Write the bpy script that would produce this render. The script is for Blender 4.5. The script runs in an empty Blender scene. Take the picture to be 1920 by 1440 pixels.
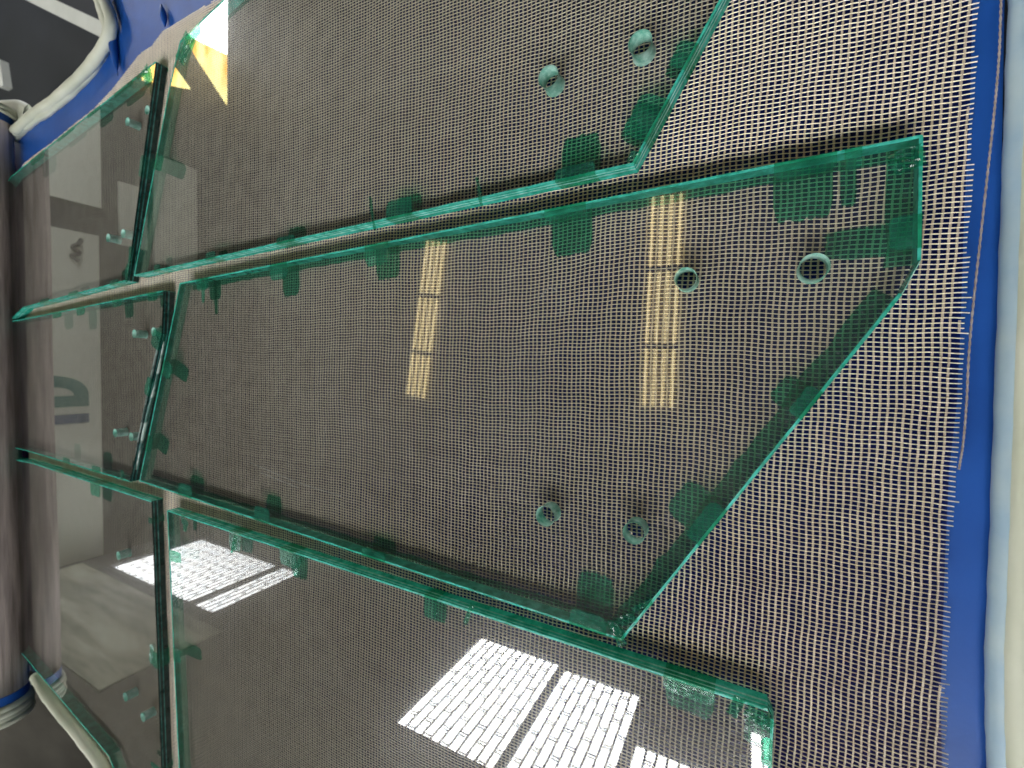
import bpy, bmesh, math, random
import numpy as np
from mathutils import Vector, Matrix
from mathutils.geometry import delaunay_2d_cdt
random.seed(7); rng = np.random.default_rng(7)
scene = bpy.context.scene
C = scene.collection

# ------------------------------------------------------------ camera
FPX, CX, CY, H = 857.0, 960.0, 720.0, 0.42
def _n(v): return v / np.linalg.norm(v)
_down = _n(np.array([1404 - CX, 27.0, -FPX]))
_v = np.array([-700 - CX, 80.0, -FPX]); _fwd = _n(_v - _down * (_v @ _down))
_up = -_down; _right = np.cross(_fwd, _up)
ROT = np.array([_right, _fwd, _up])
cam_data = bpy.data.cameras.new("camera"); cam = bpy.data.objects.new("camera", cam_data); C.objects.link(cam)
m4 = Matrix.Identity(4)
for i in range(3):
    for j in range(3): m4[i][j] = ROT[i][j]
m4[0][3], m4[1][3], m4[2][3] = 0, 0, H
cam.matrix_world = m4
cam_data.sensor_width = 36; cam_data.lens = FPX / 1920 * 36
cam_data.clip_start = 0.01; cam_data.clip_end = 60
cam_data.dof.use_dof = True; cam_data.dof.focus_distance = 0.40; cam_data.dof.aperture_fstop = 7.5
scene.camera = cam
# ------------------------------------------------------------ light and exposure
world = bpy.data.worlds.new("World"); scene.world = world; world.use_nodes = True
wb = world.node_tree.nodes["Background"]; wb.inputs[0].default_value = (0.80, 0.88, 1.0, 1); wb.inputs[1].default_value = 0.035
scene.view_settings.view_transform = 'Standard'; scene.view_settings.look = 'None'
scene.view_settings.exposure = 0.38; scene.view_settings.gamma = 1
WINDOW_GLOW, TUBE_GLOW, DOOR_GLOW = 21.0, 5.4, 20.0
scene.cycles.max_bounces = 10; scene.cycles.transparent_max_bounces = 24
scene.cycles.diffuse_bounces = 3; scene.cycles.glossy_bounces = 4
scene.cycles.sample_clamp_indirect = 6; scene.cycles.caustics_reflective = False; scene.cycles.caustics_refractive = False

def ray(x, y): return _n(ROT @ np.array([x - CX, -(y - CY), -FPX]))
def at(x, y, z=0.0):
    "the place on the level plane z that is seen at photograph pixel x, y"
    r = ray(x, y); p = np.array([0, 0, H]) + r * ((z - H) / r[2]); return (float(p[0]), float(p[1]))
ZB, ZT = 0.0036, 0.0205          # underside and top of the glass
def mirror(x, y, axis, val):
    "the place in the room (on the plane axis = val) whose reflection the glass shows at x, y"
    p = np.array([*at(x, y, ZT), ZT]); r = ray(x, y).copy(); r[2] *= -1
    return p + r * ((val - p[axis]) / r[axis])

# ------------------------------------------------------------ materials
def newmat(name):
    m = bpy.data.materials.new(name); m.use_nodes = True
    nt = m.node_tree; nt.nodes.clear()
    out = nt.nodes.new("ShaderNodeOutputMaterial")
    return m, nt, out
def N(nt, t, **k):
    n = nt.nodes.new(t)
    for a, b in k.items(): setattr(n, a, b)
    return n
def L(nt, a, b): nt.links.new(a, b)
def math_node(nt, op, a, b=None):
    n = N(nt, "ShaderNodeMath", operation=op)
    for i, v in enumerate((a, b)):
        if v is None: continue
        if isinstance(v, (int, float)): n.inputs[i].default_value = v
        else: L(nt, v, n.inputs[i])
    return n.outputs[0]
def pbr(name, col, rough=0.6, spec=0.5, col2=None, scale=20, detail=4, bump=0.0, bscale=200, stretch=(1, 1, 1), lo=.35, hi=.65, sheen=0, metal=0):
    m, nt, out = newmat(name)
    b = N(nt, "ShaderNodeBsdfPrincipled"); L(nt, b.outputs[0], out.inputs[0])
    b.inputs["Roughness"].default_value = rough; b.inputs["Specular IOR Level"].default_value = spec; b.inputs["Metallic"].default_value = metal
    tc = N(nt, "ShaderNodeTexCoord"); mp = N(nt, "ShaderNodeMapping"); mp.inputs[3].default_value = stretch
    L(nt, tc.outputs["Object"], mp.inputs[0])
    if col2:
        no = N(nt, "ShaderNodeTexNoise"); no.inputs["Scale"].default_value = scale; no.inputs["Detail"].default_value = detail
        L(nt, mp.outputs[0], no.inputs["Vector"])
        cr = N(nt, "ShaderNodeValToRGB"); cr.color_ramp.elements[0].position = lo; cr.color_ramp.elements[1].position = hi
        cr.color_ramp.elements[0].color = (*col, 1); cr.color_ramp.elements[1].color = (*col2, 1)
        L(nt, no.outputs[0], cr.inputs[0]); L(nt, cr.outputs[0], b.inputs["Base Color"])
    else: b.inputs["Base Color"].default_value = (*col, 1)
    if bump:
        n2 = N(nt, "ShaderNodeTexNoise"); n2.inputs["Scale"].default_value = bscale; n2.inputs["Detail"].default_value = 3
        L(nt, mp.outputs[0], n2.inputs["Vector"])
        bp = N(nt, "ShaderNodeBump"); bp.inputs["Strength"].default_value = bump; bp.inputs["Distance"].default_value = 0.002
        L(nt, n2.outputs[0], bp.inputs["Height"]); L(nt, bp.outputs[0], b.inputs["Normal"])
    return m
def glow(name, col, strength, col2=None, scale=8, stretch=(1, 1, 1)):
    m, nt, out = newmat(name); e = N(nt, "ShaderNodeEmission"); e.inputs[1].default_value = strength
    e.inputs[0].default_value = (*col, 1)
    if col2:
        tc = N(nt, "ShaderNodeTexCoord"); mp = N(nt, "ShaderNodeMapping"); mp.inputs[3].default_value = stretch
        L(nt, tc.outputs["Object"], mp.inputs[0])
        no = N(nt, "ShaderNodeTexNoise"); no.inputs["Scale"].default_value = scale; L(nt, mp.outputs[0], no.inputs["Vector"])
        cr = N(nt, "ShaderNodeValToRGB"); cr.color_ramp.elements[0].position = .35; cr.color_ramp.elements[1].position = .6
        cr.color_ramp.elements[0].color = (*col, 1); cr.color_ramp.elements[1].color = (*col2, 1)
        L(nt, no.outputs[0], cr.inputs[0]); L(nt, cr.outputs[0], e.inputs[0])
    L(nt, e.outputs[0], out.inputs[0]); return m
def schlick(nt, f0, boost, cap=0.6):
    g = N(nt, "ShaderNodeNewGeometry"); d = N(nt, "ShaderNodeVectorMath", operation='DOT_PRODUCT')
    L(nt, g.outputs["Normal"], d.inputs[0]); L(nt, g.outputs["Incoming"], d.inputs[1])
    c = math_node(nt, 'ABSOLUTE', d.outputs["Value"]); c = math_node(nt, 'SUBTRACT', 1.0, c); c = math_node(nt, 'POWER', c, 5.0)
    c = math_node(nt, 'MULTIPLY', c, 1 - f0); c = math_node(nt, 'ADD', c, f0); c = math_node(nt, 'MULTIPLY', c, boost)
    return math_node(nt, 'MINIMUM', c, cap)
def glass_face(name, tint, f0, boost, rough):
    m, nt, out = newmat(name)
    t = N(nt, "ShaderNodeBsdfTransparent"); t.inputs[0].default_value = (*tint, 1)
    # a slanting ray runs farther through the green glass, so it is dimmed more
    gg = N(nt, "ShaderNodeNewGeometry"); dd = N(nt, "ShaderNodeVectorMath", operation='DOT_PRODUCT'); L(nt, gg.outputs["Normal"], dd.inputs[0]); L(nt, gg.outputs["Incoming"], dd.inputs[1])
    k = math_node(nt, 'SUBTRACT', 1.0, math_node(nt, 'ABSOLUTE', dd.outputs["Value"])); k = math_node(nt, 'POWER', k, 2.2); k = math_node(nt, 'SUBTRACT', 1.0, math_node(nt, 'MULTIPLY', k, .90))
    cm = N(nt, "ShaderNodeVectorMath", operation='SCALE'); cm.inputs[0].default_value = tint; L(nt, k, cm.inputs["Scale"]); L(nt, cm.outputs[0], t.inputs[0])
    if not boost: L(nt, t.outputs[0], out.inputs[0]); return m
    g = N(nt, "ShaderNodeBsdfGlossy"); g.inputs["Roughness"].default_value = rough; g.inputs[0].default_value = (1, 1, 1, 1)
    tc = N(nt, "ShaderNodeTexCoord"); no = N(nt, "ShaderNodeTexNoise"); no.inputs["Scale"].default_value = 9; L(nt, tc.outputs["Object"], no.inputs["Vector"])
    bp = N(nt, "ShaderNodeBump"); bp.inputs["Strength"].default_value = 0.008; bp.inputs["Distance"].default_value = 0.002; L(nt, no.outputs[0], bp.inputs["Height"]); L(nt, bp.outputs[0], g.inputs["Normal"])
    g2 = N(nt, "ShaderNodeBsdfGlossy"); g2.inputs["Roughness"].default_value = .22
    gm = N(nt, "ShaderNodeMixShader"); gm.inputs[0].default_value = .20; L(nt, g.outputs[0], gm.inputs[1]); L(nt, g2.outputs[0], gm.inputs[2])
    mx = N(nt, "ShaderNodeMixShader"); L(nt, schlick(nt, f0, boost), mx.inputs[0]); L(nt, t.outputs[0], mx.inputs[1]); L(nt, gm.outputs[0], mx.inputs[2])
    # a thin bloom of dust and wiping marks on the surface
    n2 = N(nt, "ShaderNodeTexNoise"); n2.inputs["Scale"].default_value = 14; n2.inputs["Detail"].default_value = 8; L(nt, tc.outputs["Object"], n2.inputs["Vector"])
    n3 = N(nt, "ShaderNodeTexNoise"); n3.inputs["Scale"].default_value = 900; L(nt, tc.outputs["Object"], n3.inputs["Vector"])
    sp = math_node(nt, 'GREATER_THAN', n3.outputs[0], 0.79)
    f = math_node(nt, 'MULTIPLY', math_node(nt, 'SUBTRACT', n2.outputs[0], 0.38), 0.035); f = math_node(nt, 'ADD', f, math_node(nt, 'MULTIPLY', sp, .08))
    f = math_node(nt, 'MAXIMUM', f, 0.0)
    d = N(nt, "ShaderNodeBsdfDiffuse"); d.inputs[0].default_value = (.75, .78, .78, 1)
    m2 = N(nt, "ShaderNodeMixShader"); L(nt, f, m2.inputs[0]); L(nt, mx.outputs[0], m2.inputs[1]); L(nt, d.outputs[0], m2.inputs[2])
    L(nt, m2.outputs[0], out.inputs[0]); return m
def film(name, tint, dcol, wd, gl, rough, bump, bscale, stretch=(1, 1, 1)):
    "coloured see-through film or polished glass edge: tinted transparency, some body colour, a crinkled gloss"
    m, nt, out = newmat(name)
    t = N(nt, "ShaderNodeBsdfTransparent"); t.inputs[0].default_value = (*tint, 1)
    d = N(nt, "ShaderNodeBsdfDiffuse"); d.inputs[0].default_value = (*dcol, 1)
    tr = N(nt, "ShaderNodeBsdfTranslucent"); tr.inputs[0].default_value = (*dcol, 1)
    dm = N(nt, "ShaderNodeMixShader"); dm.inputs[0].default_value = .22; L(nt, d.outputs[0], dm.inputs[1]); L(nt, tr.outputs[0], dm.inputs[2])
    tc = N(nt, "ShaderNodeTexCoord"); mp = N(nt, "ShaderNodeMapping"); mp.inputs[3].default_value = stretch; L(nt, tc.outputs["Object"], mp.inputs[0])
    no = N(nt, "ShaderNodeTexNoise"); no.inputs["Scale"].default_value = bscale; no.inputs["Detail"].default_value = 4; L(nt, mp.outputs[0], no.inputs["Vector"])
    n5 = N(nt, "ShaderNodeTexNoise"); n5.inputs["Scale"].default_value = bscale * .35; n5.inputs["Detail"].default_value = 3; L(nt, mp.outputs[0], n5.inputs["Vector"])
    w = math_node(nt, 'MULTIPLY', math_node(nt, 'ADD', n5.outputs[0], .5), wd)
    m1 = N(nt, "ShaderNodeMixShader"); L(nt, w, m1.inputs[0]); L(nt, t.outputs[0], m1.inputs[1]); L(nt, dm.outputs[0], m1.inputs[2])
    n6 = N(nt, "ShaderNodeTexNoise"); n6.inputs["Scale"].default_value = 70; n6.inputs["Detail"].default_value = 5; n6.inputs["Roughness"].default_value = .7; L(nt, mp.outputs[0], n6.inputs["Vector"])
    cr = N(nt, "ShaderNodeValToRGB"); cr.color_ramp.elements[0].position = .38; cr.color_ramp.elements[1].position = .66
    cr.color_ramp.elements[0].color = (dcol[0] * .5, dcol[1] * .6, dcol[2] * .62, 1); cr.color_ramp.elements[1].color = (min(1, dcol[0] * 2 + .04), min(1, dcol[1] * 1.35), min(1, dcol[2] * 1.4), 1)
    L(nt, n6.outputs[0], cr.inputs[0]); L(nt, cr.outputs[0], d.inputs[0]); L(nt, cr.outputs[0], tr.inputs[0])
    g = N(nt, "ShaderNodeBsdfGlossy"); g.inputs["Roughness"].default_value = rough
    bp = N(nt, "ShaderNodeBump"); bp.inputs["Strength"].default_value = bump; bp.inputs["Distance"].default_value = 0.002
    L(nt, no.outputs[0], bp.inputs["Height"]); L(nt, bp.outputs[0], g.inputs["Normal"])
    m2 = N(nt, "ShaderNodeMixShader"); L(nt, schlick(nt, gl, 1.0, .5), m2.inputs[0]); L(nt, m1.outputs[0], m2.inputs[1]); L(nt, g.outputs[0], m2.inputs[2])
    L(nt, m2.outputs[0], out.inputs[0]); return m

M_TOP = glass_face("glass_top", (.93, .945, .94), .042, 1.75, 0.002)
M_BOT = glass_face("glass_underside", (.94, .95, .945), 0, 0, 0)
M_EDGE = film("glass_edge", (.03, .26, .18), (.04, .85, .58), .58, .10, .12, .5, 220, (1, 1, 1))
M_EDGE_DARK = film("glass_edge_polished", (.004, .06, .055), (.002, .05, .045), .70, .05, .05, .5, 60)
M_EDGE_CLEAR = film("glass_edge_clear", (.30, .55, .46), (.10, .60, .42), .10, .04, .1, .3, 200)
M_GLINT = pbr("glint_ridge", (.50, .64, .60), .05, .9, (.05, .14, .12), 30, 3, .5, 300, (1, 1, 1), .45, .55)  # pale colour standing in for glints on the polished edges
M_LINE = film("interlayer_mint", (.3, .8, .65), (.30, .98, .78), .8, .08, .12, .8, 300)
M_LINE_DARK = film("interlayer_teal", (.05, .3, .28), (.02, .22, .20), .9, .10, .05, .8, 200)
M_HOLE = film("drilled_hole_wall", (.22, .40, .34), (.34, .92, .66), 1.1, .10, .07, 1.0, 330)
M_TAPE = film("green_tape", (.30, .72, .56), (.06, .62, .42), .13, .035, .16, .25, 110)
M_TAPE2 = film("green_tape_edge", (.06, .50, .36), (.05, .92, .62), .66, .06, .10, .9, 260)
M_WARP = pbr("mesh_yarn_cream", (.93, .86, .71), .55, .4, (.85, .78, .64), 60)
M_WEFT = pbr("mesh_yarn_tan", (.48, .41, .34), .6, .35, (.64, .56, .47), 45)
M_BLUE = pbr("blue_silicone", (.010, .070, .31), .42, .3, (.016, .10, .42), 9, 5, .12, 90)
M_CREAM = pbr("cream_silicone", (.52, .54, .42), .5, .4, (.62, .63, .52), 12, 5, .15, 60)
M_PALE = pbr("pale_blue_silicone", (.30, .42, .52), .45, .4, (.40, .50, .54), 30)
M_ROLL = pbr("rolled_mesh", (.27, .225, .21), .85, .1, (.54, .46, .43), 90, 5, .5, 500, (.06, 1, 1))
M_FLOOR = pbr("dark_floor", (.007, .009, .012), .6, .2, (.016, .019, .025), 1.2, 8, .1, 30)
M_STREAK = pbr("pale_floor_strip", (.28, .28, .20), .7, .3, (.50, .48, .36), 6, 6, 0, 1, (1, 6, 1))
M_BEAM = pbr("white_paint", (.78, .80, .74), .5, .4, (.70, .72, .66), 8)
M_CEIL = pbr("ceiling", (.08, .075, .07), .9, .1, (.26, .25, .24), .55, 3, 0, 1, (1, .6, 1), .38, .66)
M_SIDE = pbr("side_wall", (.06, .055, .047), .9, .1, (.20, .185, .155), 1.1, 5, 0, 1, (1, .5, 2))
M_BACK = pbr("back_wall", (.06, .06, .066), .9, .1, (.09, .088, .092), 1.2, 4)
M_SHEET = pbr("white_board", (.74, .75, .65), .8, .2, (.82, .83, .72), .8, 4)
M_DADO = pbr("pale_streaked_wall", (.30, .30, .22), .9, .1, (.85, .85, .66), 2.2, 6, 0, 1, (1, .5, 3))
M_TEAL = pbr("teal_print", (.03, .20, .18), .7, .2, (.05, .24, .21), 3)
M_BLUEP = pbr("blue_print", (.05, .10, .20), .7, .2, (.06, .12, .22), 3)
M_DARK = pbr("dark_frame", (.05, .05, .055), .6, .3)
M_TICK = pbr("pane_joint", (.16, .16, .17), .7, .2)
M_TICK2 = pbr("glazing_bar", (.05, .05, .06), .7, .2)
M_GLOW = glow("translucent_pane", (.90, .95, 1.0), WINDOW_GLOW, (1, 1, .98), 9)
M_TUBE = glow("lamp_tube", (1.0, .80, .40), TUBE_GLOW)
M_HOUS = pbr("lamp_housing", (.55, .48, .33), .5, .4)
M_SKYD = glow("daylight_opening", (1, 1, .97), DOOR_GLOW)
M_AMBER = glow("sunlit_amber_glow", (1.0, .42, .04), 7.0, (1.0, .90, .36), 1.4, (1, 1, 5))  # emission stands in for sunlight falling on the yellow piece

# ------------------------------------------------------------ helpers
def link(name, verts, faces, mat, parent=None, smooth=False):
    me = bpy.data.meshes.new(name); me.from_pydata([tuple(v) for v in verts], [], faces); me.update()
    for mm in (mat if isinstance(mat, (list, tuple)) else [mat]): me.materials.append(mm)
    if smooth: me.polygons.foreach_set("use_smooth", [True] * len(me.polygons))
    o = bpy.data.objects.new(name, me); C.objects.link(o)
    if parent: o.parent = parent
    return o
def tag(o, label, cat, group=None):
    o["label"] = label; o["category"] = cat
    if group: o["group"] = group
    return o
def thing(name, label, cat, group=None, loc=(0, 0, 0)):
    o = bpy.data.objects.new(name, None); o.empty_display_size = .05; C.objects.link(o); o.location = loc
    return tag(o, label, cat, group)
def struct(o): o["kind"] = "structure"; return o
def box_vf(x0, x1, y0, y1, z0, z1):
    v = [(x, y, z) for x in (x0, x1) for y in (y0, y1) for z in (z0, z1)]
    return v, [(0, 1, 3, 2), (4, 6, 7, 5), (0, 4, 5, 1), (2, 3, 7, 6), (0, 2, 6, 4), (1, 5, 7, 3)]
def box(name, b, mat, parent=None):
    v, f = box_vf(*b); return link(name, v, f, mat, parent)
def boxes(name, bs, mat, parent=None):
    V, F = [], []
    for b in bs:
        v, f = box_vf(*b); F += [tuple(i + len(V) for i in q) for q in f]; V += v
    return link(name, V, F, mat, parent)
def smooth_path(pts, n=8):
    P = [Vector(p) for p in pts]; P = [2 * P[0] - P[1]] + P + [2 * P[-1] - P[-2]]; out = []
    for i in range(1, len(P) - 2):
        for k in range(n):
            t = k / n; a, b, c, d = P[i - 1], P[i], P[i + 1], P[i + 2]
            out.append(.5 * ((2 * b) + (-a + c) * t + (2 * a - 5 * b + 4 * c - d) * t * t + (-a + 3 * b - 3 * c + d) * t ** 3))
    out.append(P[-2]); return out
def tube_vf(path, rad, ns=12, flat=1.0, wob=0, caps=True):
    V, F = [], []; n = len(path)
    for i, p in enumerate(path):
        a = path[max(0, i - 1)]; b = path[min(n - 1, i + 1)]; d = (Vector(b) - Vector(a)).normalized()
        s = d.cross(Vector((0, 0, 1)));  s = s.normalized() if s.length > 1e-4 else Vector((1, 0, 0)); u = s.cross(d)
        r = rad(i / (n - 1)) if callable(rad) else rad
        r *= 1 + wob * math.sin(i * 1.7) * math.sin(i * .63)
        for k in range(ns):
            t = 2 * math.pi * k / ns; V.append(Vector(p) + s * math.cos(t) * r + u * math.sin(t) * r * flat)
    for i in range(n - 1):
        for k in range(ns):
            k2 = (k + 1) % ns; F.append((i * ns + k, i * ns + k2, (i + 1) * ns + k2, (i + 1) * ns + k))
    if caps: F.append(tuple(range(ns))); F.append(tuple(reversed(range((n - 1) * ns, n * ns))))
    return V, F
def tube(name, path, rad, mat, parent=None, **k):
    V, F = tube_vf(path, rad, **k); return link(name, V, F, mat, parent, True)

# ------------------------------------------------------------ the room that the glass mirrors
XW, YW, ZF, ZC = -2.5, 7.0, -0.9, 4.3
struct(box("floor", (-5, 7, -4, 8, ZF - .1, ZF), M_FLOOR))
struct(box("ceiling", (-2.6, 7, -1.5, 7.1, ZC, ZC + .1), M_CEIL))
struct(box("side_wall", (XW - .1, XW, -1.5, 7.1, ZF, ZC), M_SIDE))
bw = struct(box("back_wall", (XW, 7, YW, YW + .1, ZF, ZC), M_BACK))
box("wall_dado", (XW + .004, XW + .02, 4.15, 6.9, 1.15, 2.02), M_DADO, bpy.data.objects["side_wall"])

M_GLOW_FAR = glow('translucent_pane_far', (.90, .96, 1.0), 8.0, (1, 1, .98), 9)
def window(label, y0, y1, z0, z1, sw=.068):
    t = thing("translucent_window", label, "window", "translucent windows high in the side wall", (XW, (y0 + y1) / 2, z0))
    Y0, Y1, Z1 = y0 - t.location.y, y1 - t.location.y, z1 - z0
    boxes("frame", [(0, .05, Y0 - .012, Y0, -.04, Z1 + .04), (0, .05, Y1, Y1 + .012, -.04, Z1 + .04), (0, .05, Y0, Y1, Z1, Z1 + .04), (0, .05, Y0, Y1, -.04, 0)], M_DARK, t)
    n = max(1, round((y1 - y0) / sw)); w = (Y1 - Y0) / n
    ticks = []; bw2 = .0095 if y0 > 4 else .0075
    for i in range(n):
        a = Y0 + i * w
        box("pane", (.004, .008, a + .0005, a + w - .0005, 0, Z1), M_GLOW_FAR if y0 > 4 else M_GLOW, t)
        if i: box("glazing_bar", (.012, .016, a - bw2, a + bw2, 0, Z1), M_TICK2, t)
        z = (.02 if i % 2 else .145) + random.uniform(0, .02)
        while z < Z1 - .02:
            ticks += [(.0085, .0095, a + .009, a + w - .009, z, z + .012), (.0085, .0095, a + .009, a + w - .009, z + .024, z + .036)]
            z += .25
    s = boxes("pane_joints", ticks, M_TICK, t); s["kind"] = "stuff"
def wy(x, y): return mirror(x, y, 0, XW)
window("glowing translucent window above the near side of the bed, next to a narrow dark post", 1.275, 2.04, 1.95, 3.10)
window("glowing translucent window nearest the camera beyond the narrow dark post", .62, 1.22, 1.95, 3.06)
window("small glowing window at the very front end of the side wall", -.05, .55, 1.95, 2.6)
window("glowing window added for light behind the camera, next in the side wall's row", -1.45, -.12, 1.95, 3.10)  # unseen extra window, added to light the bed and room
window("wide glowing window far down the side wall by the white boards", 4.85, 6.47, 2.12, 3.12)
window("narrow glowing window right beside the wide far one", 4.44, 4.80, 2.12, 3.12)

def lamp(label, zc, y0, y1, x0, x1, yaw):
    t = thing("ceiling_lamp", label, "lamp", "tube lamps hanging under the ceiling", ((x0 + x1) / 2, (y0 + y1) / 2, zc)); t.rotation_euler.z = yaw
    lx, ly = (x1 - x0) / 2, (y1 - y0) / 2
    box("housing", (-lx - .03, lx + .03, -ly - .03, ly + .03, .05, .12), M_HOUS, t)
    for k in range(4):
        yy = -ly + (k + .5) * 2 * ly / 4
        for a, b in ((-lx, -lx * .43), (-lx * .40, lx * .30), (lx * .33, lx)):
            tube("tube", [(a + .01, yy, .025), (b - .01, yy, .025)], .0125, M_TUBE, t, ns=8)
    for s in (-.415, .315): box("divider", (lx * s - .012, lx * s + .012, -ly, ly, -.0, .049), M_DARK, t)
    for s in (-.7, .7): box("hanger", (lx * s - .01, lx * s + .01, -.01, .01, .12, ZC - zc), M_DARK, t)
def lampspec(a, b, c, d, z):
    P = [mirror(*q, 2, z) for q in (a, b, c, d)]
    e0, e1 = (P[2] + P[3]) / 2, (P[0] + P[1]) / 2; w = (abs(P[0][1] - P[1][1]) + abs(P[2][1] - P[3][1])) / 4 - .02; c = (e0 + e1) / 2; ln = np.linalg.norm(e1 - e0) / 2
    return c[1] - w, c[1] + w, c[0] - ln, c[0] + ln, math.atan2(e1[1] - e0[1], e1[0] - e0[0])
LZ = 3.3
lamp("four tube lamp hanging straight above the middle glass panel", LZ, *lampspec((1212, 362), (1290, 362), (1192, 765), (1272, 765), LZ))
lamp("four tube lamp hanging farther back toward the white boards", LZ, *lampspec((792, 450), (838, 450), (752, 745), (800, 745), LZ))

# white boards on the back wall, with lettering
yb = YW - .03
def board(label, x0, x1, z0, z1):
    b = box("wall_board", (-(x1 - x0) / 2, (x1 - x0) / 2, 0, .025, 0, z1 - z0), M_SHEET); b.location = ((x0 + x1) / 2, yb, z0)
    return tag(b, label, "board", "white boards on the back wall")
board("long white wall board printed with ID in teal and blue", XW + .02, 1.40, -.2, 2.25)
board("white wall board right of the dark gap", 1.74, 3.3, -.2, 2.28)
board("smaller white board hung high over the dark gap", 1.35, 2.12, 2.45, 2.75)
board("smaller white board hung high, second row on the right", 1.2, 2.6, 2.83, 3.35)
def letter(ch, p_lo, p_hi, mat, label):
    a, b = mirror(*p_lo, 1, yb - .01), mirror(*p_hi, 1, yb - .01)
    x0, x1 = min(a[0], b[0]), max(a[0], b[0]); z1 = 2.13; z0 = 1.45
    o2, th = x1 - x0, .13
    if ch == 'I': V, F = box_vf(x0, x1, yb - .010, yb - .004, z0, z1); return tag(link("letter", V, F, mat), label, "lettering", "letters on the long white board")
    n = 24; r = (z1 - z0) / 2; out, inn = [(x0, z0)], [(x0 + th, z0 + th)]
    for k in range(n + 1):
        t = -math.pi / 2 + math.pi * k / n; ex = o2 - .12
        out.append((x0 + .12 + ex * max(0, math.cos(t)) ** .8, (z0 + z1) / 2 + r * math.sin(t)))
        inn.append((x0 + .12 + (ex - th) * max(0, math.cos(t)) ** .8, (z0 + z1) / 2 + (r - th) * math.sin(t)))
    out.append((x0, z1)); inn.append((x0 + th, z1 - th)); m = len(out)
    V = [(x, y, z) for y in (yb - .010, yb - .004) for L_ in (out, inn) for x, z in L_]; F = []
    for k in range(m):
        k2 = (k + 1) % m
        F += [(k, k2, m + k2, m + k), (2 * m + k, 3 * m + k, 3 * m + k2, 2 * m + k2), (k, 2 * m + k, 2 * m + k2, k2), (m + k, m + k2, 3 * m + k2, 3 * m + k)]
    return tag(link("letter", V, F, mat), label, "lettering", "letters on the long white board")
letter('D', (150, 762), (150, 704), M_TEAL, "teal letter D on the long white board")
letter('I', (150, 793), (150, 776), M_BLUEP, "blue letter I on the long white board")
q = mirror(143, 468, 1, yb - .01)
sq = smooth_path([(q[0] - .13, yb - .012, q[2] + .02), (q[0] - .08, yb - .012, q[2] - .04), (q[0] - .03, yb - .012, q[2] + .03), (q[0] + .02, yb - .012, q[2] - .03), (q[0] + .07, yb - .012, q[2] + .02), (q[0] + .13, yb - .012, q[2] + .05)])
tag(tube("dark_squiggle", sq, .022, M_DARK), "small dark hooked shape on the long white board", "mark")  # dark squiggle for a scribbled mark on the board
# daylight and the amber sheet under the roof, far right
def wallpoly(name, px, y, mat, label, cat, dep=.02):
    P = [mirror(*p, 1, y) for p in px]; n = len(P)
    V = [(p[0], y + d, p[2]) for d in (0, dep) for p in P]
    F = [tuple(range(n)), tuple(range(2 * n - 1, n - 1, -1))] + [(k, (k + 1) % n, n + (k + 1) % n, n + k) for k in range(n)]
    return tag(link(name, V, F, mat), label, cat)
wallpoly("roof_opening", [(330, 55), (426, 102), (426, -60), (395, -60)], 6.8, M_SKYD, "brilliant white daylight opening under the roof", "opening")
wallpoly("amber_sheet", [(343, 62), (426, 102.5), (426, 196), (372, 112)], 6.78, M_AMBER, "amber sheet with sunlight put in as glow, sloping beneath the white roof opening", "sheet")
wallpoly("amber_sheet", [(262, 108), (330, 128), (358, 167), (268, 150)], 6.78, M_AMBER, "small amber sheet with sunlight put in as glow, left of the larger one", "sheet")

dr = thing("added_door_light", "added door-shaped daylight panel, out of view at the far right of the hall", "door", None, (5.2, 5.0, ZF))  # added out of view to brighten the white boards
box("daylight", (0, .03, -1.5, 1.5, 0, 2.9), glow("added_door_glow", (.95, .98, 1.0), 6.5), dr)  # glowing slab, the added fill light itself
boxes("frame", [(-.06, .08, -1.62, -1.5, 0, 3.0), (-.06, .08, 1.5, 1.62, 0, 3.0), (-.06, .08, -1.5, 1.5, 2.9, 3.0)], M_DARK, dr)

# ------------------------------------------------------------ the heated bed and its silicone bag
bed = thing("silicone_bed", "blue silicone vacuum bed with raised cream rim under the glass panels", "vacuum bed")
def A3(px, z=0): return [(*at(x, y, z), z) for x, y in px]
rimTL = [(182, -60), (194, -8), (208, 52), (170, 122), (104, 186), (62, 215), (28, 246)]
rimBL = [(70, 1266), (98, 1312), (152, 1378), (196, 1440), (230, 1510), (262, 1590)]
out_px = [(182, -60), (194, -8), (208, 52), (170, 122), (104, 186), (62, 215), (26, 250)]
poly = [at(*p) for p in out_px] + [(.49, 1.9), (-.86, 1.9)] + [at(*p) for p in rimBL] + [at(300, 1700), at(1850, 1700), at(1880, 720), at(1893, -60), at(1896, -300), at(300, -300)]
def inside(px, py, pg):
    r = np.zeros(np.shape(px), bool); n = len(pg)
    for i in range(n):
        x0, y0 = pg[i]; x1, y1 = pg[(i + 1) % n]
        if y0 == y1: continue
        c = ((y0 > py) != (y1 > py)) & (px < (x1 - x0) * (py - y0) / (y1 - y0) + x0); r ^= c
    return r
def slab(name, pg, z0, z1, mat, parent):
    n = len(pg); V = [(x, y, z1) for x, y in pg] + [(x, y, z0) for x, y in pg]
    F = [tuple(range(n)), tuple(range(2 * n - 1, n - 1, -1))] + [(k, n + k, n + (k + 1) % n, (k + 1) % n) for k in range(n)]
    o = link(name, V, F, mat, parent); bm = bmesh.new(); bm.from_mesh(o.data); bmesh.ops.triangulate(bm, faces=[f for f in bm.faces if len(f.verts) > 4])
    bmesh.ops.recalc_face_normals(bm, faces=bm.faces); bm.to_mesh(o.data); bm.free(); return o
slab("sheet", poly, -.016, -.0062, M_BLUE, bed)
tube("rim", smooth_path(A3(rimTL, .007)), .0088, M_CREAM, bed, wob=.06, flat=1.1)
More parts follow.
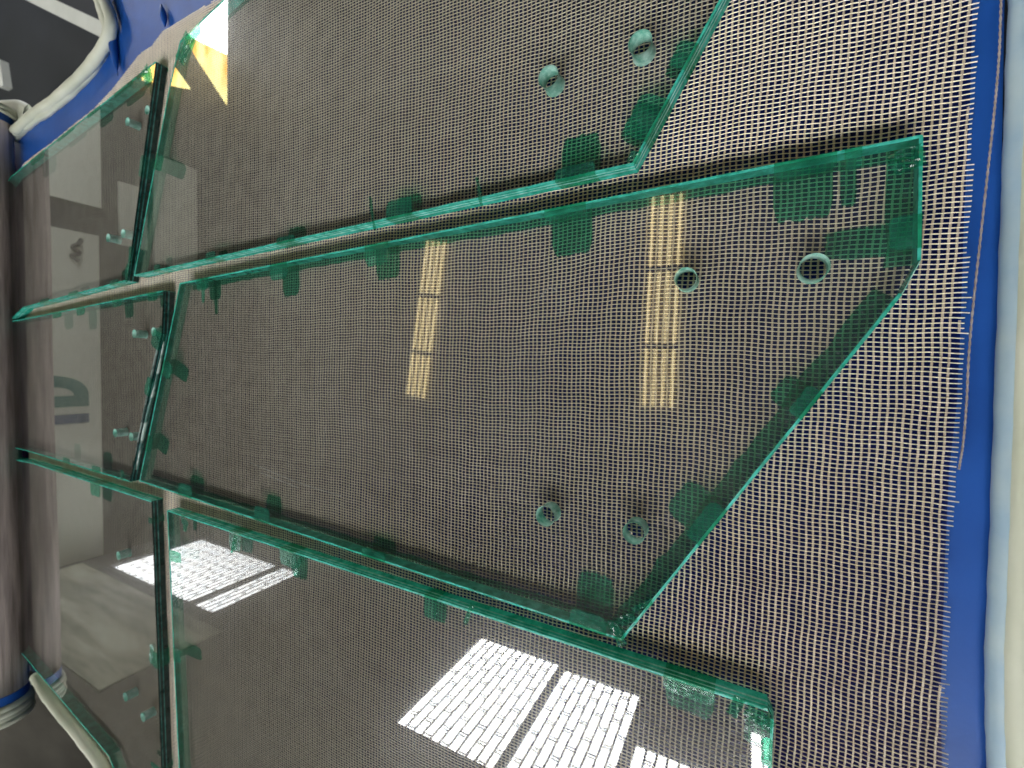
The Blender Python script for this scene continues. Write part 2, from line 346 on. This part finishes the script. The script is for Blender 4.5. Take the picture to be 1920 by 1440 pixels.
tube("rim_fold", smooth_path([(x - .012, y + .010, z) for x, y, z in A3(rimTL, .000)]), .010, M_CREAM, bed, wob=.1)
tube("rim", smooth_path(A3(rimBL, .008)), lambda t: .0125 - .002 * t, M_CREAM, bed, wob=.05, flat=1.1)
tube("inner_fold", smooth_path(A3([(208, 45), (212, 80), (217, 118), (221, 142)], .000)), lambda t: .006 * math.sin(math.pi * min(1, t + .15)) + .001, M_BLUE, bed)
tube("inner_fold", smooth_path(A3([(302, 8), (306, 28), (309, 50)], .000)), lambda t: .004 * math.sin(math.pi * t) + .001, M_BLUE, bed)
nearp = [(1926, -140), (1922, 0), (1913, 250), (1904, 500), (1893, 800), (1884, 1050), (1876, 1250), (1879, 1440), (1882, 1560)]
tube("rim_slope", smooth_path(A3([(x + 6, y) for x, y in nearp], -.001)), .0095, M_PALE, bed, flat=.9, wob=.04)
tube("rim", smooth_path(A3([(x + 33, y) for x, y in nearp], .004)), .0085, M_CREAM, bed, flat=1.0, wob=.04)
tube("rim", smooth_path(A3([(x + 64, y) for x, y in nearp], .006)), .0085, M_CREAM, bed, flat=1.0, wob=.03)
cor = smooth_path(A3([(-60, 205), (0, 206), (32, 206), (52, 215)], -.006))
tube("corner_flap", cor, .022, M_CREAM, bed, flat=.35)

# rolled-up upper membrane at the far end
roll = thing("membrane_roll", "rolled up brown mesh lined membrane lying across the far end of the bed", "roll", None, (-.15, 1.512, .0))
R = .049
def cyl(name, x0, x1, r, mat, skew=0, seg=48, nx=24, wob=0, cy=0, cz=None, caps=True):
    path = [(x0 + (x1 - x0) * i / nx, cy + skew * (i / nx - .5) + wob * math.sin(i * .9) * .5, R if cz is None else cz) for i in range(nx + 1)]
    return tube(name, path, r, mat, roll, ns=seg, caps=caps)
cyl("mesh_wrap", .655, -.628, lambda t: R * (1 + .02 * math.sin(t * 9)), M_ROLL, -.018, wob=.0015)
cyl("blue_layer", -.628, -.650, R * 1.015, M_BLUE, 0, cy=-.009)
cyl("blue_layer", .655, .672, R * 1.01, M_BLUE, 0, cy=.009)
for k, (xx, rr) in enumerate(((-.656, 1.03), (-.667, 1.07), (-.678, 1.04), (-.689, 1.08))):
    V, F = [], []; ns, nr = 48, 8
    for i in range(ns):
        a = 2 * math.pi * i / ns
        for j in range(nr):
            b = 2 * math.pi * j / nr; q = R * rr + .006 * math.cos(b)
            V.append((xx + .008 * math.sin(b), -.009 + q * math.cos(a), R + q * math.sin(a)))
    for i in range(ns):
        for j in range(nr): F.append((i * nr + j, ((i + 1) % ns) * nr + j, ((i + 1) % ns) * nr + (j + 1) % nr, i * nr + (j + 1) % nr))
    link("cream_lip", V, F, M_CREAM, roll, True)
cyl("end_fill", -.652, -.684, R * 1.0, M_CREAM, 0, cy=-.009, nx=2)
V, F = [], []
for xx, rr in ((.676, 1.03), (.684, 1.06)):
    b0 = len(V); ns, nr = 48, 8
    for i in range(ns):
        a = 2 * math.pi * i / ns
        for j in range(nr):
            b = 2 * math.pi * j / nr; q = R * rr + .005 * math.cos(b); V.append((xx + .006 * math.sin(b), .009 + q * math.cos(a), R + q * math.sin(a)))
    for i in range(ns):
        for j in range(nr): F.append(tuple(b0 + z for z in (i * nr + j, ((i + 1) % ns) * nr + j, ((i + 1) % ns) * nr + (j + 1) % nr, i * nr + (j + 1) % nr)))
link("cream_lip", V, F, M_CREAM, roll, True)

# ------------------------------------------------------------ glass panels
PAN = {
 'A':  [(252, 517), (1188, 308), (1352, 0), (1420, -135), (560, -135), (338, 78), (318, 165)],
 'TL': [(292, 116), (238, 526), (43, 577), (20, 600), (-30, 400), (22, 330)],
 'ML': [(306, 545), (303, 625), (243, 903), (60, 848), (10, 835), (5, 606), (45, 598)],
 'BL': [(284, 940), (302, 1440), (310, 1700), (255, 1560), (205, 1418), (72, 1262), (20, 1200), (22, 860), (60, 868)],
 'B':  [(338, 531), (1729, 254), (1725, 488), (1690, 552), (1166, 1200), (262, 902)],
 'C':  [(314, 957), (820, 1124), (1440, 1330), (1449, 1348), (1438, 1600), (365, 1700), (336, 1440)],
}
LBL = {
 'A': "large glass panel at the top with two drilled holes and a slanted right edge",
 'TL': "dark reflecting glass panel in the upper left corner beside the blue rim",
 'ML': "glass panel at middle left between the roll and the central panel",
 'BL': "glass panel at lower left against the cream rim, mirroring part of the far window",
 'B': "long central glass panel with pointed right end, four drilled holes and green taped edges",
 'C': "glass panel at the bottom mirroring the bright window in its right half",
}
HOL = {  # centre pixel and across-width pixels along the picture's upright
 'A': [(1200, 79, 42), (1028, 143, 38)],
 'B': [(1285, 522, 38), (1527, 500, 47), (1022, 968, 35), (1188, 1000, 38)],
 'ML': [(252, 626, 15), (288, 622, 16), (216, 812, 15), (246, 819, 15)],
 'TL': [(239, 228, 15), (276, 206, 16), (203, 446, 15), (231, 438, 16)],
 'BL': [(222, 1042, 15), (235, 1307, 15), (268, 1345, 15)],
 'C': [],
}
TABS = {  # two inner corners of each tape tab, photograph pixels
 'A': [((518, 425), (552, 418)), ((724, 362), (772, 350)), ((1040, 252), (1115, 235)), ((1150, 245), (1185, 165)), ((386, 468), (404, 463)), ((288, 480), (300, 478)), ((318, 330), (325, 300)), ((352, 110), (378, 70)), ((1240, 120), (1262, 70))],
 'B': [((370, 562), (392, 558)), ((508, 548), (540, 542)), ((686, 520), (730, 512)), ((1022, 466), (1100, 455)), ((1452, 400), (1570, 375)), ((1575, 420), (1575, 480)), ((1600, 330), (1600, 420)), ((1290, 905), (1235, 965)), ((1072, 1098), (1142, 1110)), ((680, 1016), (724, 1020)), ((478, 936), (506, 942)), ((330, 690), (326, 720)), ((385, 560), (380, 600)), ((335, 895), (360, 905)), ((1480, 700), (1440, 750)), ((290, 860), (296, 830))],
 'C': [((525, 1085), (555, 1092)), ((795, 1172), (842, 1180)), ((1240, 1345), (1335, 1385)), ((345, 985), (342, 1010)), ((1400, 1370), (1395, 1420)), ((350, 1060), (352, 1040)), ((430, 1040), (452, 1048)), ((352, 1225), (352, 1250))],
 'ML': [((100, 618), (116, 616)), ((145, 612), (160, 610)), ((212, 590), (228, 588)), ((278, 600), (275, 640)), ((272, 700), (268, 735)), ((118, 838), (130, 842)), ((172, 850), (188, 854)), ((232, 860), (226, 880)), ((278, 575), (296, 570))],
 'BL': [((102, 888), (118, 890)), ((170, 935), (188, 940)), ((262, 970), (278, 975)), ((276, 1215), (278, 1245)), ((250, 1400), (262, 1420))],
 'TL': [((262, 290), (258, 330)), ((75, 560), (92, 556)), ((128, 538), (146, 534)), ((205, 505), (222, 502)), ((108, 272), (140, 245)), ((165, 235), (190, 210)), ((215, 190), (250, 165)), ((258, 160), (280, 175)), ((262, 140), (240, 165)), ((60, 330), (85, 310))],
}
def ccw(p): return sum(p[i][0] * p[(i + 1) % len(p)][1] - p[(i + 1) % len(p)][0] * p[i][1] for i in range(len(p))) > 0
PW = {}
for k, px in PAN.items():
    P = [at(x, y, ZT) for x, y in px]
    if not ccw(P): P.reverse()
    PW[k] = P
def edge_strip(name, p, q, inw, a, b, wt, wb, mat, parent, round_=0, z_off=0.0, jag=0.0, zlo=None):
    "tape folded over an edge p-q from parameter a to b: top flap wt, side, under flap wb"
    p, q = Vector(p), Vector(q); d = (q - p); Ln = d.length; d.normalize()
    n = (14 if round_ else max(1, int((b - a) * Ln / .012))) if jag or round_ else 1
    e = .0005 + z_off; V, F = [], []; zl = (ZB - e) if zlo is None else zlo
    for i in range(n + 1):
        t = (a + (b - a) * i / n) * Ln; base = p + d * t
        s = 1.0
        if round_: s = (1 - abs(2 * i / n - 1) ** 12 * .3) if n > 1 else 1
        jt = wt * s * (1 + jag * random.uniform(-1, 1)); jb = wb * s * (1 + jag * random.uniform(-1, 1))
        def P3(off, z): c = base + Vector(inw) * off; return (c.x, c.y, z)
        V += [P3(jt, ZT + e * .6), P3(-e, ZT + e), P3(-e, zl), P3(jb, zl)]
    for i in range(n):
        o = i * 4
        F += [(o, o + 4, o + 5, o + 1), (o + 1, o + 5, o + 6, o + 2), (o + 2, o + 6, o + 7, o + 3)]
    if zlo is not None: F = [f for f in F if f[0] % 4 != 2]
    o = link(name, V, F, [mat, M_TAPE], parent)
    o.data.polygons.foreach_set('material_index', ([0, 0, 1] if zlo is None else [0, 0]) * n)
    return o
panels = {}
for key, P in PW.items():
    cen = Vector((sum(p[0] for p in P) / len(P), sum(p[1] for p in P) / len(P)))
    t = thing("glass_panel", LBL[key], "glass panel", "loose glass panels lying on the mesh"); panels[key] = t
    # plate with real holes
    verts = [Vector(p) for p in P]; edges = [(i, (i + 1) % len(P)) for i in range(len(P))]
    circ = []
    for (x, y, w) in HOL[key]:
        c = at(x, y, ZT); d0 = at(x, y - w / 2, ZT); r = math.hypot(c[0] - d0[0], c[1] - d0[1]); r = min(r, .0095)
        ns = 36; b0 = len(verts); ring = [Vector((c[0] + r * math.cos(2 * math.pi * k / ns), c[1] + r * math.sin(2 * math.pi * k / ns))) for k in range(ns)]
        verts += ring; edges += [(b0 + k, b0 + (k + 1) % ns) for k in range(ns)]; circ.append((c, r, ring))
    vo, eo, fo, _, _, _ = delaunay_2d_cdt(verts, edges, [], 0, 1e-7)
    keep = []
    for f in fo:
        cx_ = sum(vo[i].x for i in f) / len(f); cy_ = sum(vo[i].y for i in f) / len(f)
        if not bool(inside(cx_, cy_, P)): continue
        if any(math.hypot(cx_ - c[0], cy_ - c[1]) < r * .97 for c, r, _ in circ): continue
        keep.append(list(f))
    nv = len(vo); V = [(v.x, v.y, ZT) for v in vo] + [(v.x, v.y, ZB) for v in vo]; F = []
    mi = []
    for f in keep:
        a = sum((vo[f[i]].x * vo[f[(i + 1) % len(f)]].y - vo[f[(i + 1) % len(f)]].x * vo[f[i]].y) for i in range(len(f)))
        if a < 0: f = f[::-1]
        F.append(tuple(f)); mi.append(0); F.append(tuple(nv + i for i in reversed(f))); mi.append(1)
    plate = link("plate", V, F, [M_TOP, M_BOT], t); plate.data.polygons.foreach_set("material_index", mi)
    # side faces, each its own polished or taped edge
    for i in range(len(P)):
        p, q = P[i], P[(i + 1) % len(P)]; d = (Vector(q) - Vector(p)).normalized(); inw = Vector((-d.y, d.x))
        Ln = (Vector(q) - Vector(p)).length
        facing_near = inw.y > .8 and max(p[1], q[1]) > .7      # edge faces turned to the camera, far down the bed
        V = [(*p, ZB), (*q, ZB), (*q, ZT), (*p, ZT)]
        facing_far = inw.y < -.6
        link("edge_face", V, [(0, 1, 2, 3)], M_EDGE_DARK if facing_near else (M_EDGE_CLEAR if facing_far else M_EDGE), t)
        mid_y = (p[1] + q[1]) / 2
        zm = ZB + (ZT - ZB) * .52; pv, qv = Vector(p) - inw * .0010, Vector(q) - inw * .0010
        for dz, hh in ((0, .0007), (.0052, .0003)):
            V = [(pv.x, pv.y, zm + dz - hh), (qv.x, qv.y, zm + dz - hh), (qv.x, qv.y, zm + dz + hh), (pv.x, pv.y, zm + dz + hh)]
            V += [(v[0] + inw.x * .0008, v[1] + inw.y * .0008, v[2]) for v in V]
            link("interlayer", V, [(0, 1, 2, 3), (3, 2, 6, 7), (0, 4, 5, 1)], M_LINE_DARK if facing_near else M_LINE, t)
        if Ln > .03 and not facing_near:
            under_flap = .0065 if key in 'AC' else .0080 if key == 'B' else .0045
            if key == 'B' and mid_y < .12: under_flap = .015
            edge_strip("edge_tape", p, q, inw, 0, 1, .0016, under_flap, M_TAPE2, t, jag=.12, zlo=ZT - .007 if facing_far else None)
    for c, r, ring in circ:
        V, F = [], []; ns = 36; prof = [(r * 1.09, ZT + .0002), (r, ZT - .0012), (r, ZB + .0012), (r * 1.09, ZB)]
        for (rr, z) in prof:
            V += [(c[0] + rr * math.cos(2 * math.pi * k / ns), c[1] + rr * math.sin(2 * math.pi * k / ns), z) for k in range(ns)]
        for j in range(3):
            for k in range(ns): F.append((j * ns + k, j * ns + (k + 1) % ns, (j + 1) * ns + (k + 1) % ns, (j + 1) * ns + k))
        link("drilled_hole", V, F, M_HOLE, t, True)
    for (u, v) in TABS[key]:
        best = None
        U, W = Vector(at(*u, ZT)), Vector(at(*v, ZT)); mid = (U + W) / 2
        for i in range(len(P)):
            p, q = Vector(P[i]), Vector(P[(i + 1) % len(P)]); d = q - p; Ln = d.length
            s = max(0, min(1, (mid - p).dot(d) / Ln ** 2)); dist = (p + d * s - mid).length
            if Ln < .02: continue
            if best is None or dist < best[0]: best = (dist, p, q, d.normalized(), Ln)
        dist, p, q, d, Ln = best; inw = Vector((-d.y, d.x))
        a, b = sorted(((U - p).dot(d) / Ln, (W - p).dot(d) / Ln))
        if (b - a) * Ln < .008: m_ = (a + b) / 2; a, b = m_ - .005 / Ln, m_ + .005 / Ln
        a, b = max(0, a), min(1, b)
        if b - a < 1e-4: continue
        dep = max(.007, min(.045, (mid - p).dot(inw)))
        edge_strip("tape_tab", p, q, inw, a, b, dep * random.uniform(.25, .8), dep * random.uniform(.95, 1.2), M_TAPE, t, round_=1, z_off=.0003, jag=.04)

def crumple(key, x, y, w, h, ang, mat=None):
    "a loose, crinkled end of tape standing a little off the glass"
    c = at(x, y, ZT); nx, ny = 9, 6; V, F = [], []
    ca, sa = math.cos(ang), math.sin(ang)
    for i in range(nx + 1):
        for j in range(ny + 1):
            u = (i / nx - .5) * w * (1 + random.uniform(-.08, .08)); v = (j / ny - .5) * h * (1 + random.uniform(-.1, .1))
            z = ZT + .0008 + random.uniform(0, .0022) * (1 - abs(2 * i / nx - 1) * .3)
            V.append((c[0] + u * ca - v * sa, c[1] + u * sa + v * ca, z))
    for i in range(nx):
        for j in range(ny): a = i * (ny + 1) + j; F.append((a, a + ny + 1, a + ny + 2, a + 1))
    link("tape_crumple", V, F, mat or M_TAPE, panels[key])
for a in [('B', 1158, 1186, .022, .010, .5), ('B', 1176, 1160, .016, .008, 2.2), ('B', 1205, 1135, .020, .005, 2.2), ('A', 348, 92, .030, .040, .8), ('TL', 240, 512, .010, .030, 1.3), ('TL', 246, 480, .010, .030, 1.4),
          ('TL', 276, 142, .03, .02, .4), ('C', 350, 985, .02, .010, -.4), ('C', 440, 1020, .03, .006, -.4), ('C', 1425, 1345, .02, .010, 1.2), ('C', 1380, 1322, .018, .008, 2.8), ('C', 880, 1150, .026, .005, 2.8),
          ('A', 1190, 296, .010, .010, 1.2), ('A', 700, 402, .04, .004, .2), ('A', 900, 360, .03, .004, .2), ('BL', 286, 1225, .012, .035, 1.5), ('B', 1700, 300, .015, .018, .3), ('C', 560, 1062, .03, .007, -.4)]: crumple(*a)

for pts in ([(300, 628), (288, 680), (272, 760), (258, 830), (246, 900)], [(306, 640), (290, 720), (270, 800), (254, 880)], [(246, 470), (241, 500), (240, 524)]):  # pale ridges added along far edges in place of reflected window glints
    V, F = tube_vf(smooth_path([(x, y - .003, z) for x, y, z in A3(pts, ZT - .004)]), lambda t: .0022 * math.sin(math.pi * min(1, t * .9 + .05)) * .35 + .0003, ns=8, flat=2.4, wob=.1)
    link("edge_glint", V, F, M_GLINT, panels['ML' if pts[0][1] > 600 else 'TL'], True)

M_SCR = film("scratch", (.8, .8, .8), (.8, .82, .8), .35, .04, .3, .1, 50)
for pts in ([(470, 868), (560, 905), (640, 930)], [(486, 885), (560, 915)], [(610, 800), (604, 860)], [(1010, 560), (1030, 540), (1045, 545)]):
    V, F = tube_vf(smooth_path(A3(pts, ZT + .0001)), .00032, ns=5, flat=.3); link("scratch", V, F, M_SCR, panels['B'], True)

# ------------------------------------------------------------ the woven mesh under the glass
MP = [(28, 322), (100, 266), (180, 202), (215, 166), (243, 130), (264, 102), (288, 84), (306, 60), (355, 30), (430, -12), (520, -90), (760, -170),
      (1845, -170), (1836, 0), (1831, 200), (1820, 400), (1814, 600), (1806, 760), (1792, 880), (1784, 1050), (1780, 1180), (1776, 1300), (1778, 1440), (1780, 1620),
      (330, 1620), (236, 1500), (196, 1420), (150, 1352), (95, 1285), (60, 1240)]
MPW = [at(*p) for p in MP]; MPW = MPW[:1] + MPW[1:-1] + MPW[-1:] + [(-.79, 1.55), (.50, 1.55)]
SX = .0034; SY = at(1672, 650)[1] - at(1687.4, 650)[1]
x0, x1, y0, y1 = -1.02, .70, -.17, 1.47
NX, NY = int((x1 - x0) / SX), int((y1 - y0) / SY)
def warp_xy(X, Y):
    dx = .0024 * np.sin(Y * 17 + 2.2 * X + .5) * np.exp(-((X - .02) / .5) ** 2) + .0005 * np.sin(Y * 47 + X * 9) + .00035 * np.sin(Y * 160 + X * 60)
    dx += .006 * np.exp(-(((X - .10) / .035) ** 2 + ((Y - .10) / .05) ** 2)) * np.sign(.5)
    dy = .0013 * np.sin(X * 13 + 1.1) + .0004 * np.sin(X * 45 + Y * 8) + .0002 * np.sin(X * 190 + Y * 40)
    return X + dx, Y + dy
def under(X, Y):
    r = np.zeros(X.shape, bool)
    for P in PW.values(): r |= inside(X, Y, P)
    return r
def lift(X, Y): return .0008 + .0007 * (np.sin(X * 31 + Y * 12) * np.sin(Y * 23 - X * 6) + 1)
def threads(name, along_y, half_w, parent, mat, fine_limit=.62):
    V, F = [], []; base = 0; skirt = .0007 if along_y else .0010
    nT = NX if along_y else NY
    ns_ = (NY if along_y else NX) * 2
    for i in range(nT):
        j = np.arange(ns_ + 1)
        wj = rng.normal(0, .03)
        if along_y:
            X = np.full(ns_ + 1, x0 + (i + wj) * SX); Y = y0 + j * SY / 2
        else:
            Y = np.full(ns_ + 1, y0 + (i + wj * .7) * SY); X = x0 + j * SX / 2
        Xw, Yw = warp_xy(X, Y)
        ok = inside(Xw, Yw if along_y else Yw - .0042, MPW)
        if not ok.any(): continue
        odd = ((j // 2 + i) % 2)
        par = np.cos(np.pi * (j / 2 + i))                         # over and under
        if along_y: Z = lift(X, Y) + .00055 + .00022 * par
        else: Z = lift(X, Y) + .0002 - .00022 * np.cos(np.pi * (j / 2 + i)) + (.0003 if i % 2 else 0)
        # the fringe past the last weft is a little longer or shorter on each warp
        w = half_w * (1 + .10 * np.cos(np.pi * j)) if along_y else half_w * (1 - .16 * np.cos(np.pi * j))
        w = w * (1 + rng.normal(0, .05))
        seg = ok[:-1] & ok[1:]
        if along_y:
            k0 = np.argmax(ok)                                      # near end
            ext = rng.uniform(0, 1) < .04
            if k0 > 0 and ext: seg[k0 - 1] = True
            O = np.stack([w, np.zeros_like(w)], 1)
        else: O = np.stack([np.zeros_like(w), w], 1)
        ctr = np.stack([Xw, Yw], 1)
        a = np.concatenate([ctr - O, (Z - skirt)[:, None]], 1); c = np.concatenate([ctr, (Z + (half_w * .35))[:, None]], 1); b = np.concatenate([ctr + O, (Z - skirt)[:, None]], 1)
        V.append(np.stack([a, c, b], 1).reshape(-1, 3))
        s = np.nonzero(seg)[0]; o = base + s * 3
        q1 = np.stack([o, o + 1, o + 4, o + 3], 1); q2 = np.stack([o + 1, o + 2, o + 5, o + 4], 1)
        if not along_y: q1, q2 = q1[:, ::-1], q2[:, ::-1]
        F.append(q1); F.append(q2); base += (ns_ + 1) * 3
    V = np.concatenate(V); F = np.concatenate(F)
    used = np.unique(F); mp = np.full(len(V), -1, np.int64); mp[used] = np.arange(len(used)); V = V[used]; F = mp[F]
    me = bpy.data.meshes.new(name); me.vertices.add(len(V)); me.vertices.foreach_set("co", V.astype(np.float32).ravel())
    me.loops.add(F.size); me.loops.foreach_set("vertex_index", F.astype(np.int32).ravel())
    me.polygons.add(len(F)); me.polygons.foreach_set("loop_start", np.arange(0, F.size, 4, dtype=np.int32)); me.polygons.foreach_set("loop_total", np.full(len(F), 4, np.int32))
    me.polygons.foreach_set("use_smooth", np.ones(len(F), bool))
    me.update(calc_edges=True); me.materials.append(mat)
    o = bpy.data.objects.new(name, me); C.objects.link(o); o.parent = parent; o["kind"] = "stuff"
    print(name, len(F)); return o
mesh = thing("mesh_sheet", "open woven tan mesh sheet spread over the blue bed with a frayed right edge", "mesh")
M_SHADE_FILM = glass_face("hole_shade_tint", (.46, .30, .44), 0, 0, 0)  # added dark sheet, puts shade into the openings of the mesh
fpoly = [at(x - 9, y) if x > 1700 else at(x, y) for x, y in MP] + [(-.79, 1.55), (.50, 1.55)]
fo_ = link("shade_film", [(x, y, -.0030) for x, y in fpoly], [tuple(range(len(fpoly)))], M_SHADE_FILM, mesh)
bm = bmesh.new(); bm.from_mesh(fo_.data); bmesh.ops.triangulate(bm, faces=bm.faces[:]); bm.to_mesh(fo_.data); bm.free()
threads("lengthwise_threads", True, .00041, mesh, M_WARP)
threads("crosswise_threads", False, .00070, mesh, M_WEFT)
# a pulled yarn beside the frayed edge
yp = smooth_path(A3([(1880, -60), (1877, 0), (1874, 90), (1868, 170), (1860, 250), (1850, 340), (1838, 450), (1826, 560), (1817, 660), (1812, 760), (1806, 830), (1798, 880)], .0006), 40)
V, F = [], []
for ph in (0, math.pi):
    pts = [Vector(p) + Vector((0, math.cos(i * .55 + ph) * .00034, math.sin(i * .55 + ph) * .00034)) for i, p in enumerate(yp)]
    v, f = tube_vf(pts, .00042, ns=6); F += [tuple(i + len(V) for i in q) for q in f]; V += v
tag(link("loose_yarn", V, F, pbr("yarn_brown", (.30, .25, .23), .7, .3, (.45, .40, .37), 300), None, True), "single twisted yarn pulled loose, lying on the blue strip by the frayed edge", "yarn")

# ------------------------------------------------------------ beyond the bed
def gpoint(x, y, z): r = ray(x, y); p = np.array([0, 0, H]) + r * ((z - H) / r[2]); return tuple(p)
b0, b1 = gpoint(30, -22, -.55), gpoint(205, 62, -.55)
d = Vector(b1) - Vector(b0); s = d.cross(Vector((0, 0, 1))).normalized() * .030
def bar(name, a, b, wv, hgt, mat, label, cat):
    a, b, wv = Vector(a), Vector(b), Vector(wv); u = Vector((0, 0, hgt))
    V = [a - wv, a + wv, b + wv, b - wv, a - wv - u, a + wv - u, b + wv - u, b - wv - u]
    return tag(link(name, V, [(0, 1, 2, 3), (7, 6, 5, 4), (0, 4, 5, 1), (1, 5, 6, 2), (2, 6, 7, 3), (3, 7, 4, 0)], mat), label, cat)
bar("steel_rail", Vector(b0) - d * 1.2, Vector(b1) + d * .4, s, .06, M_BEAM, "white painted rail crossing the dark floor at top left", "rail")
c0 = gpoint(0, 148, -.7); cap = bar("floor_bracket", Vector(c0) + Vector((.12, .03, 0)), Vector(c0) + Vector((-.05, -.02, 0)), (0, .03, 0), .04, M_BEAM, "small white bracket at the left margin above the roll", "bracket")
def strip(px, label):
    P = [gpoint(x, y, ZF + .012) for x, y in px]; n = len(P)
    V = P + [(x, y, ZF + .001) for x, y, z in P]; F = [tuple(range(n)), tuple(range(2 * n - 1, n - 1, -1))] + [(k, n + k, n + (k + 1) % n, (k + 1) % n) for k in range(n)]
    tag(link("floor_plank", V, F, M_STREAK), label, "plank", "pale planks on the dark floor")
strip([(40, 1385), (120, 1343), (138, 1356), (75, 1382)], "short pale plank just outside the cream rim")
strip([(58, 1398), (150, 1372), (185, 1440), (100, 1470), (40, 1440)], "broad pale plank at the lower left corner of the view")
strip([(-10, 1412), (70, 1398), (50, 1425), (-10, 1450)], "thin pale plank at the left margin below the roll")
